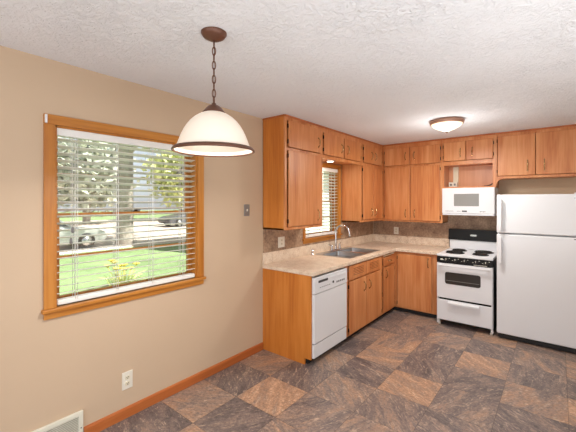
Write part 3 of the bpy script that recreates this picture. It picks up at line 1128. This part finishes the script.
# ------------------------------------------------------------------ range
x0, x1, yf = 1.232, 1.850, 4.54
xc = (x0 + x1) / 2
SF = ('Y', yf)
root = thing('electric_range', 'white electric coil stove with black control strip between counter and refrigerator', 'stove', (xc, (yf + L) / 2, 0))
mb = MB()
mb.box(x0, x0 + 0.02, yf + 0.05, L - 0.05, 0.03, 0.87, mi=1)
mb.box(x1 - 0.02, x1, yf + 0.05, L - 0.05, 0.03, 0.87, mi=1)
mb.box(x0, x0 + 0.02, yf + 0.005, yf + 0.05, 0.02, 0.79)
mb.box(x1 - 0.02, x1, yf + 0.005, yf + 0.05, 0.02, 0.79)
mb.box(x0, x1, L - 0.07, L - 0.05, 0.03, 0.87)
mb.box(x0 + 0.02, x1 - 0.02, yf + 0.06, L - 0.07, 0.075, 0.86, mi=1)
mb.build('body', ['white', 'black'], root)
mb = MB()
mb.slab([x0, x1], [yf - 0.004, L - 0.05], lambda u, v: True, 0.872, 0.900, lambda u, v, t: Vector((u, v, t)), 0.006)
ct = mb.build('cooktop', 'white', root)
cp = MB().fbox(SF, x0, x1, -0.03, 0.006, 0.792, 0.871, 0.004).build('control_panel', 'black', root)
for k in range(5):
    xx = x0 + 0.115 + 0.103 * k + (0.02 if k > 2 else 0)
    kb = MB()
    kb.lathe([(0.024, 0.006), (0.023, 0.016), (0.018, 0.028), (0.0, 0.03)], (xx, yf, 0.832), axis='y', seg=20)
    kb.build('knob', 'rubber', cp)
    MB().fbox(SF, xx - 0.0025, xx + 0.0025, 0.028, 0.0315, 0.832, 0.853).build('pointer', 'plate', cp)
    MB().fbox(SF, xx + 0.028, xx + 0.040, 0.005, 0.0072, 0.850, 0.855).build('dial_mark', 'plate', cp)
    MB().fbox(SF, xx - 0.040, xx - 0.028, 0.005, 0.0072, 0.828, 0.832).build('dial_mark', 'plate', cp)
MB().fbox(SF, x0 + 0.045, x0 + 0.075, 0.005, 0.0075, 0.826, 0.842, 0.001).build('indicator', 'plate', cp)
MB().fbox(SF, x1 - 0.20, x1 - 0.06, 0.005, 0.0075, 0.797, 0.803).build('trim_line', 'plate', cp)
# oven door with rounded window
dz0, dz1 = 0.352, 0.786


def rrect(u0, u1, v0, v1, r, n=5):
    out = []
    for cx_, cy_, a0 in ((u1 - r, v1 - r, 0), (u0 + r, v1 - r, PI / 2), (u0 + r, v0 + r, PI), (u1 - r, v0 + r, 1.5 * PI)):
        for k in range(n + 1):
            a = a0 + PI / 2 * k / n
            out.append((cx_ + r * math.cos(a), cy_ + r * math.sin(a)))
    return out


fS_ = lambda u, v, t: Vector((u, yf - t, v))
dr = MB().fbox(SF, x0 + 0.003, x1 - 0.003, -0.004, 0.014, dz0, dz1, 0.006).build('oven_door', 'white', root)
MB().prism(rrect(1.322, 1.735, 0.525, 0.690, 0.03), fS_, 0.010, 0.0155).build('window_trim', 'white', dr)
MB().prism(rrect(1.332, 1.726, 0.534, 0.682, 0.026), fS_, 0.0156, 0.0166).build('oven_window', 'glass_dark', dr)
mb = MB()
mb.fbox(SF, 1.345, 1.713, 0.0166, 0.0172, 0.575, 0.580)
mb.build('rack_line', 'grey', dr)
mb = MB()
mb.fbox(SF, x0 + 0.02, x1 - 0.02, 0.040, 0.060, 0.752, 0.778, 0.008)
for xx in (x0 + 0.05, x1 - 0.05):
    mb.fbox(SF, xx - 0.014, xx + 0.014, 0.012, 0.046, 0.756, 0.774, 0.003)
mb.build('handle', 'white', dr)
dw = MB().fbox(SF, x0 + 0.003, x1 - 0.003, -0.004, 0.012, 0.075, 0.330, 0.006).build('drawer', 'white', root)
mb = MB()
mb.prism([(0.012, 0.318), (0.044, 0.306), (0.044, 0.286), (0.036, 0.286), (0.032, 0.300), (0.012, 0.306)], lambda u, v, t: Vector((t, yf - u, v)), 1.368, 1.715)
mb.build('handle', 'white', dw)
for xx in (x0 + 0.02, x1 - 0.02):
    for yy in (yf + 0.04, L - 0.12):
        MB().lathe([(0.018, 0.0), (0.018, 0.012), (0.012, 0.015), (0.012, 0.076)], (xx, yy, 0.0), seg=12).build('foot', 'plate', root)
# backguard
bg_ = MB().box(x0 - 0.004, x1 - 0.02, L - 0.11, L - 0.052, 0.900, 1.030, 0.003).build('backguard', 'white', root)
mb = MB()
mb.prism([(L - 0.052, 1.022), (L - 0.128, 1.022), (L - 0.118, 1.172), (L - 0.052, 1.172)], lambda u, v, t: Vector((t, u, v)), x0 - 0.018, x1 - 0.02, 0.004)
bp_ = mb.build('back_panel', 'black', root)
mb = MB()
mb.prism(rrect(xc - 0.05, xc + 0.03, 1.082, 1.106, 0.01), lambda u, v, t: Vector((u, L - 0.122 - t, v)), -0.005, 0.003)
mb.build('badge', 'badge', bp_)
# coil burners
for bx, by, br in ((x0 + 0.17, yf + 0.20, 0.098), (x0 + 0.17, yf + 0.45, 0.078), (x1 - 0.16, yf + 0.20, 0.078), (x1 - 0.16, yf + 0.45, 0.098)):
    mb = MB()
    mb.lathe([(br + 0.012, 0.0), (br + 0.013, 0.006), (br + 0.005, 0.007), (br * 0.5, 0.002), (0.0, 0.002)], (bx, by, 0.899), seg=32)
    bn = mb.build('drip_pan', 'black', ct)
    pts = []
    n = 84
    for k in range(n + 1):
        a = 2 * PI * 3.6 * k / n
        rr = 0.02 + (br - 0.02) * k / n
        pts.append((bx + rr * math.cos(a), by + rr * math.sin(a), 0.912))
    MB().tube(pts, 0.0058, 6).build('burner', 'coil', ct)

# ------------------------------------------------------------------ refrigerator
x0, x1, yf = 1.892, 2.640, 4.484
FF = ('Y', yf)
root = thing('refrigerator', 'white top freezer refrigerator right of the stove', 'refrigerator', ((x0 + x1) / 2, 4.88, 0))
MB().box(x0 + 0.004, x1 - 0.004, yf + 0.075, L - 0.05, 0.03, 1.625, 0.006).build('cabinet', 'white', root)
MB().box(x0 + 0.01, x1 - 0.01, yf + 0.045, yf + 0.07, 0.006, 0.062, 0.003).build('grille', 'rubber', root)
for z0, z1, hz in ((1.206, 1.640, (1.235, 1.600)), (0.066, 1.194, (0.86, 1.165))):
    d = MB().box(x0, x1, yf, yf + 0.068, z0, z1, 0.012, seg=3).build('door', 'white', root)
    mb = MB()
    a, b = hz
    mb.prism(rrect(x0 + 0.020, x0 + 0.052, a, b, 0.010), lambda u, v, t: Vector((u, yf - t, v)), 0.026, 0.046, 0.005)
    for zz in (a + 0.025, b - 0.025):
        mb.fbox(FF, x0 + 0.023, x0 + 0.049, -0.004, 0.032, zz - 0.018, zz + 0.018, 0.004)
    mb.build('handle', 'white', d)
    if z0 > 1:
        MB().fbox(FF, x1 - 0.075, x1 - 0.045, -0.001, 0.002, 1.592, 1.604, 0.001).build('badge', 'badge', d)
    else:
        MB().fbox(FF, x1 - 0.075, x1 - 0.05, -0.001, 0.0015, 1.172, 1.180).build('badge', 'markdark', d)
MB().box(x1 - 0.07, x1 - 0.02, yf + 0.01, yf + 0.11, 1.640, 1.652, 0.003).build('hinge_cover', 'white', root)
for xx in (x0 + 0.05, x1 - 0.05):
    for yy in (yf + 0.1, L - 0.12):
        MB().lathe([(0.02, 0.0), (0.02, 0.034)], (xx, yy, 0.0), seg=12).build('foot', 'rubber', root)

# ------------------------------------------------------------------ microwave
x0, x1, yf = 1.192, 1.814, 4.945
z0, z1 = 1.378, 1.744
MF = ('Y', yf)
root = thing('microwave_oven', 'white over-the-range microwave mounted under the open niche', 'microwave', ((x0 + x1) / 2, 5.12, z0))
MB().box(x0 + 0.002, x1 - 0.002, yf + 0.03, L - 0.009, z0, z1, 0.003).build('body', 'white', root)
d = MB().fbox(MF, x0, x1, -0.029, 0.0, z0 + 0.022, z1, 0.006).build('door', 'white', root)
fM = lambda u, v, t: Vector((u, yf - t, v))
MB().prism(rrect(1.342, 1.640, 1.500, 1.664, 0.006), fM, -0.002, 0.0015).build('door_window', 'mw_glass', d)
MB().fbox(MF, x0 + 0.004, x1 - 0.004, -0.029, -0.004, z0, z0 + 0.018, 0.003).build('vent_strip', 'white', root)
for k in range(6):
    MB().fbox(MF, 1.238 + k * 0.017, 1.249 + k * 0.017, -0.002, 0.001, 1.428, 1.436).build('button', 'mark', d)
for k in range(3):
    MB().fbox(MF, 1.378 + k * 0.016, 1.389 + k * 0.016, -0.002, 0.001, 1.428, 1.436).build('button', 'mark', d)
for k in range(4):
    MB().fbox(MF, 1.650 + k * 0.017, 1.661 + k * 0.017, -0.002, 0.001, 1.423 + 0.003 * (k % 2), 1.434).build('button', 'mark', d)
MB().fbox(MF, 1.440, 1.500, -0.002, 0.001, 1.424, 1.442).build('display', 'markdark', d)
mb = MB()
for k in range(8):
    mb.box(x0 + 0.08 + 0.06 * k, x0 + 0.12 + 0.06 * k, yf + 0.06, yf + 0.1, z0 - 0.004, z0 + 0.001)
mb.build('grease_filter', 'grey', root)

# ------------------------------------------------------------------ pendant lamp
px_, py_ = 1.045, 1.123
root = thing('pendant_lamp', 'white glass dome pendant lamp hanging by a bronze chain beside the large window', 'pendant lamp', (px_, py_, H))
MB().lathe([(0.066, 0.0), (0.066, -0.006), (0.055, -0.022), (0.03, -0.036), (0.012, -0.042), (0.0, -0.043)], (px_, py_, H), seg=36).build('canopy', 'bronze', root)
zt, zb_ = H - 0.04, 2.070
nl = 9
ll = (zt - zb_) / nl
mb = MB()
for k in range(nl):
    zc = zt - ll * (k + 0.5)
    pts = []
    hl_ = ll * 0.60 - 0.0
    for j in range(16):
        a = 2 * PI * j / 16
        u, v = 0.0085 * math.cos(a), hl_ * math.sin(a)
        if k == nl - 1:
            u *= 1.9
        pts.append((px_ + (u * 0.75 if k % 2 else u * -0.66), py_ + (u * 0.66 if k % 2 else u * 0.75), zc + v))
    mb.tube(pts, 0.0029, 6, closed=True)
mb.tube([(px_ + 0.004, py_, zt), (px_ - 0.004, py_ + 0.003, (zt + zb_) / 2), (px_, py_, zb_)], 0.0022, 6)
mb.build('chain', 'bronze', root)
MB().lathe([(0.0, 2.074), (0.010, 2.074), (0.014, 2.066), (0.030, 2.058), (0.042, 2.046), (0.054, 2.030), (0.062, 2.021), (0.0, 2.020)], (px_, py_, 0), seg=32).build('cap', 'bronze', root)
prof = [(0.050, 2.024), (0.072, 2.015), (0.098, 1.998), (0.120, 1.978), (0.138, 1.955), (0.153, 1.930), (0.166, 1.903), (0.176, 1.876), (0.185, 1.852), (0.193, 1.838), (0.207, 1.826)]
inner = [(r_ - 0.004, z_ - 0.003) for r_, z_ in reversed(prof)]
inner[0] = (0.203, 1.826)
tbp = prof + inner
mb = MB()
mb.lathe(tbp, (px_, py_, 0), seg=56)
sh = mb.build('shade', 'shade', root)
mb = MB()
mb.lathe([(0.2005, 1.8395), (0.2035, 1.840), (0.2115, 1.828), (0.211, 1.822), (0.2045, 1.8205), (0.1975, 1.832), (0.1965, 1.838), (0.2005, 1.8395)], (px_, py_, 0), seg=56)
mb.build('rim', 'bronze', root)
bu = MB().lathe([(0.0, 2.02), (0.014, 2.018), (0.014, 1.99), (0.03, 1.965), (0.032, 1.945), (0.022, 1.92), (0.0, 1.913)], (px_, py_, 0), seg=20)
bu.build('bulb', 'flush_glass', root)
light('pendant_bulb', 'AREA', (px_, py_, 1.846), 13.5, (1, 0.965, 0.93), (0, 0, 0), 0.2, 0.2)

# ------------------------------------------------------------------ flush ceiling light
fx, fy = 1.500, 3.910
root = thing('ceiling_light', 'lit flush mount bowl lamp with bronze rim on the kitchen ceiling', 'ceiling lamp', (fx, fy, H))
MB().lathe([(0.15, 0.0), (0.168, -0.004), (0.173, -0.02), (0.167, -0.042), (0.156, -0.046), (0.150, -0.03)], (fx, fy, H), seg=48).build('rim', 'flush_rim', root)
prof = []
for k in range(12):
    q = k / 11
    prof.append((0.155 * (1 - q ** 1.7), -0.040 - 0.088 * q))
MB().lathe(prof, (fx, fy, H), seg=48).build('glass_bowl', 'flush_glass', root)
MB().lathe([(0.0, -0.123), (0.012, -0.125), (0.013, -0.132), (0.006, -0.138), (0.0, -0.14)], (fx, fy, H), seg=16).build('finial', 'bronze', root)
light('ceiling_bulb', 'POINT', (fx, fy, H - 0.40), 8, (1, 0.965, 0.93), radius=0.09)
light('ceiling_bowl_glow', 'AREA', (fx, fy, H - 0.155), 17, (1, 0.965, 0.93), (0, 0, 0), 0.26, 0.26)

# ------------------------------------------------------------------ plates, register, clip
def plate(fc, a0, a1, z0, z1, kind, label, cat, mat='plate'):
    loc = P3(fc, (a0 + a1) / 2, 0, (z0 + z1) / 2)
    t = thing('wall_outlet' if kind == 'outlet' else 'light_switch', label, cat, loc, 'wall outlets' if kind == 'outlet' else None)
    MB().fbox(fc, a0, a1, 0.0, 0.006, z0, z1, 0.003).build('cover_plate', mat, t)
    ac, zc = (a0 + a1) / 2, (z0 + z1) / 2
    if kind == 'outlet':
        for s in (-1, 1):
            ro = MB().fbox(fc, ac - 0.015, ac + 0.015, 0.004, 0.009, zc + s * 0.021 - 0.0135, zc + s * 0.021 + 0.0135, 0.004).build('receptacle', 'cream', t)
            mb = MB()
            for q in (-0.006, 0.006):
                mb.fbox(fc, ac + q - 0.0016, ac + q + 0.0016, 0.0088, 0.0098, zc + s * 0.021 - 0.002, zc + s * 0.021 + 0.008)
            mb.fbox(fc, ac - 0.0025, ac + 0.0025, 0.0088, 0.0098, zc + s * 0.021 - 0.0095, zc + s * 0.021 - 0.0045)
            mb.build('slots', 'hinge', ro)
    else:
        MB().fbox(fc, ac - 0.006, ac + 0.006, 0.004, 0.016, zc - 0.010, zc + 0.012, 0.002).build('toggle', 'plate', t)
    return t


W0 = ('X', 0.0)
plate(W0, 1.135, 1.212, 0.204, 0.330, 'outlet', 'ivory duplex outlet low on the wall above the baseboard', 'outlet')
plate(('X', 0.008), 2.850, 2.962, 1.046, 1.165, 'outlet', 'ivory outlet plate on the backsplash left of the sink window', 'outlet')
plate(('Y', L - 0.008), 0.368, 0.446, 1.038, 1.152, 'outlet', 'ivory outlet on the back wall tile below the tall cabinet doors', 'outlet')
plate(W0, 2.335, 2.412, 1.417, 1.533, 'switch', 'grey metal switch plate on the tan wall left of the cabinets', 'light switch', 'grey_plate')

t = thing('floor_register', 'ivory slotted heating vent in the wall at the end of the baseboard', 'vent', (0.0, 0.66, 0.0))
mb = MB()
mb.slab([0.435, 0.463, 0.850, 0.878], [0.004, 0.03, 0.17, 0.197], lambda u, v: not (0.463 < u < 0.850 and 0.03 < v < 0.17), 0.0, 0.02, lambda u, v, t_: Vector((t_, u, v)), 0.004)
mb.build('frame', 'vent', t)
mb = MB()
for k in range(13):
    zz = 0.037 + 0.0105 * k
    mb.prism([(0.004, zz - 0.004), (0.016, zz + 0.006), (0.018, zz + 0.004), (0.006, zz - 0.006)], lambda u, v, q: Vector((u, q, v)), 0.463, 0.850)
mb.box(0.005, 0.017, 0.654, 0.660, 0.03, 0.17)
mb.build('louvers', 'vent', t)
MB().box(0.0005, 0.003, 0.463, 0.850, 0.03, 0.17).build('duct', 'duct', t)
MB().lathe([(0.0, 0.0225), (0.004, 0.022), (0.005, 0.019)], (0.0, 0.864, 0.09), axis='x', seg=10).build('screw', 'grey', t)

tag(MB().box(0.0195, 0.032, 0.664, 0.676, 2.040, 2.092, 0.002).build('curtain_clip', 'white', loc=(0.02, 0.67, 2.04)), 'small white curtain rod clip on the top left corner of the large window casing', 'clip')

# ------------------------------------------------------------------ outside
GZ = -0.45
structure(MB().box(-70, -0.2, -40, 60, GZ - 0.3, GZ).build('lawn', 'lawn'), 'green front lawn outside the large window', 'lawn')
structure(MB().box(-0.2, 40, -40, 60, GZ - 0.3, GZ - 0.002).build('trim_4', 'reflector'), 'added unseen grey terrace behind the house', 'reflector')  # ground added out of view to bounce neutral light indoors
structure(MB().box(-36.0, -12.2, -40, 60, GZ, GZ + 0.012).build('road', 'road'), 'pale concrete street beyond the lawn', 'street')


def leaves(mb, c, rad, n, size, mi=0):
    for _ in range(n):
        while True:
            p = Vector((random.uniform(-1, 1), random.uniform(-1, 1), random.uniform(-1, 1)))
            if p.length < 1:
                break
        p = p * (0.55 + 0.45 * random.random())
        q = Vector((c[0] + p.x * rad[0], c[1] + p.y * rad[1], c[2] + p.z * rad[2]))
        d = Vector((random.uniform(-1, 1), random.uniform(-1, 1), random.uniform(-0.8, 0.8))).normalized()
        s = d.orthogonal().normalized()
        s.rotate(Matrix.Rotation(random.uniform(0, 6.28), 3, d))
        sz = size * random.uniform(0.6, 1.3)
        b = mb.bm
        vs_ = [b.verts.new(q - d * sz), b.verts.new(q + s * sz * 0.5), b.verts.new(q + d * sz), b.verts.new(q - s * sz * 0.5)]
        f = b.faces.new(vs_)
        f.material_index = mi


def tree(x, y, h, r, label, crown_c, crown_r, n, leaf, size, group='trees across the street'):
    t = thing('tree', label, 'tree', (x, y, GZ), group)
    mb = MB()
    mb.tube([(x, y, GZ - 0.05), (x, y, GZ + 0.25), (x + 0.05, y, GZ + h * 0.4), (x, y + 0.1, GZ + h * 0.75), (x, y, GZ + h)], [r * 1.35, r * 1.05, r * 0.95, r * 0.7, r * 0.25], 14)
    for k in range(5):
        a = 2 * PI * k / 5 + 0.4
        mb.tube([(x, y, GZ + h * 0.5 + k * 0.2), (x + math.cos(a) * crown_r[0] * 0.4, y + math.sin(a) * crown_r[1] * 0.4, GZ + h * 0.75), (x + math.cos(a) * crown_r[0] * 0.7, y + math.sin(a) * crown_r[1] * 0.7, crown_c[2])], [r * 0.4, r * 0.25, r * 0.08], 8)
    mb.build('trunk', 'bark', t)
    mb = MB()
    leaves(mb, crown_c, crown_r, n, size)
    mb.build('crown', leaf, t)
    return t


tree(-13.3, 7.45, 8.0, 0.36, 'big tree with thick grey trunk on the lawn behind the middle of the large window', (-13.5, 8.5, 6.4), (4.5, 5.0, 2.6), 2400, 'leaf', 0.32, None)
tree(-30, 12.0, 8, 0.3, 'dull green tree across the street seen left of the thick trunk', (-30, 12.0, 4.2), (4.0, 4.6, 4.2), 2200, 'leaf2', 0.42)
tree(-30, 22.0, 8, 0.3, 'bright green tree across the street seen right of the thick trunk', (-30, 22.0, 4.6), (4.0, 5.0, 4.4), 2600, 'leaf3', 0.42)
tree(-34, 32.4, 9, 0.3, 'dark green tree across the street at the right edge of the large window', (-34, 32.4, 4.6), (4.0, 5.0, 4.8), 2200, 'leaf', 0.45)
tree(-33, 2.5, 9, 0.3, 'tall dull tree at the left edge of the large window', (-33, 2.5, 4.6), (4.0, 4.4, 4.8), 2200, 'leaf2', 0.45)


def car(x, y, label, paint, flip=1):
    """car parked parallel to the street, nose towards +y when flip is 1"""
    t = thing('car', label, 'car', (x, y, GZ), 'cars parked on the street')
    g = GZ + 0.012
    f = lambda u, v, q: Vector((x + q, y + flip * u, g + v))
    mb = MB()
    body = [(-2.2, 0.28), (2.15, 0.28), (2.28, 0.45), (2.22, 0.66), (1.9, 0.80), (0.95, 0.93), (-1.75, 0.96), (-2.2, 0.9), (-2.28, 0.55)]
    mb.prism(body, f, -0.86, 0.86, 0.06)
    mb.prism([(1.0, 0.9), (0.35, 1.36), (-0.2, 1.45), (-0.95, 1.42), (-1.75, 0.93)], f, -0.74, 0.74, 0.06)
    mb.build('body', paint, t)
    for q0, q1 in ((0.735, 0.75), (-0.75, -0.735)):
        mb = MB()
        mb.prism([(0.78, 0.97), (0.3, 1.30), (-0.28, 1.37), (-0.28, 0.98)], f, q0, q1)
        mb.prism([(-0.36, 0.98), (-0.36, 1.37), (-0.88, 1.34), (-1.45, 0.98)], f, q0, q1)
        mb.build('side_window', 'carglass', t)
    mb = MB()
    fw_ = lambda u, v, q: Vector((x + u, y + flip * (q * 0.66 + v), g + 0.94 + 0.42 * (1 - q)))
    for s in (-1.42, 1.42):
        for q in (0.87, -0.87):
            wm = MB().lathe([(0.2, -0.11), (0.32, -0.11), (0.33, -0.08), (0.33, 0.08), (0.32, 0.11), (0.2, 0.11)], (x + q * 0.9, y + flip * s, g + 0.33), axis='x', seg=24)
            wo_ = wm.build('wheel', 'tyre', t)
            MB().lathe([(0.0, -0.118), (0.2, -0.112), (0.2, 0.112), (0.0, 0.118)], (x + q * 0.9, y + flip * s, g + 0.33), axis='x', seg=20).build('hub_cap', 'badge', wo_)
    return t


car(-14.0, 4.35, 'grey sedan on the street seen low at the left of the large window', 'carpaint')
car(-21.5, 16.6, 'dark sedan farther down the street seen at the right of the large window', 'carpaint2', -1)

t = thing('daylily_clump', 'clump of yellow daylilies on the lawn outside the large window', 'flowers', (-5.6, 3.8, GZ))
mb = MB()
for k in range(40):
    a, q = random.uniform(0, 6.28), random.uniform(0.0, 0.34)
    bx_, by_ = -5.6 + math.cos(a) * q, 3.8 + math.sin(a) * q * 1.2
    dx, dy, hh = math.cos(a) * random.uniform(0.1, 0.4), math.sin(a) * random.uniform(0.1, 0.4), random.uniform(0.18, 0.36)
    mb.tube([(bx_, by_, GZ), (bx_ + dx * 0.4, by_ + dy * 0.4, GZ + hh * 0.8), (bx_ + dx, by_ + dy, GZ + hh)], [0.011, 0.01, 0.002], 4)
mb.build('leaf_blades', 'leaf3', t)
mb = MB()
for k in range(11):
    a, q = random.uniform(0, 6.28), random.uniform(0.05, 0.5)
    cx_, cy_, cz_ = -5.6 + math.cos(a) * q * 0.8, 3.8 + math.sin(a) * q, GZ + random.uniform(0.35, 0.62)
    mb.tube([(-5.6 + math.cos(a) * q * 0.3, 3.8 + math.sin(a) * q * 0.3, GZ), (cx_, cy_, cz_)], 0.006, 4)
    for j in range(6):
        b_ = 2 * PI * j / 6
        mb.tube([(cx_, cy_, cz_), (cx_ + 0.05 * math.cos(b_), cy_ + 0.05 * math.sin(b_), cz_ + 0.05), (cx_ + 0.09 * math.cos(b_), cy_ + 0.09 * math.sin(b_), cz_ + 0.045)], [0.01, 0.02, 0.004], 5)
mb.build('flowers', 'petal', t)

# house added to make the view through the sink window bright white
hx0, hx1, hy0, hy1 = -12.0, -6.0, 10.0, 18.5
t = thing('house', 'added white sided house brightening the view outside the window above the sink', 'house', ((hx0 + hx1) / 2, (hy0 + hy1) / 2, GZ))
mb = MB()
mb.box(hx0, hx1 - 0.03, hy0 + 0.03, hy1, GZ, 3.0)
for k in range(22):
    z = GZ + 0.155 * k
    mb.prism([(0.0, 0.0), (0.03, 0.0), (0.008, 0.155), (0.0, 0.155)], lambda u, v, q, z=z: Vector((hx1 - 0.03 + u, q, z + v)), hy0, hy1)
    mb.prism([(0.0, 0.0), (0.03, 0.0), (0.008, 0.155), (0.0, 0.155)], lambda u, v, q, z=z: Vector((q, hy0 + 0.03 - u, z + v)), hx0, hx1)
mb.build('siding', 'white_soft', t)
mb = MB()
mb.prism([(hx0 - 0.5, 2.95), (hx1 + 0.5, 2.95), ((hx0 + hx1) / 2, 4.9)], lambda u, v, q: Vector((u, q, v)), hy0 - 0.4, hy1 + 0.4)
mb.build('roof', 'grey', t)
f_ = MB().box(hx1 - 0.01, hx1 + 0.04, 15.2, 16.3, 0.9, 2.2, 0.01).build('window_frame', 'white', t)
MB().box(hx1 + 0.035, hx1 + 0.045, 15.3, 16.2, 1.0, 2.1).build('pane', 'carglass', f_)
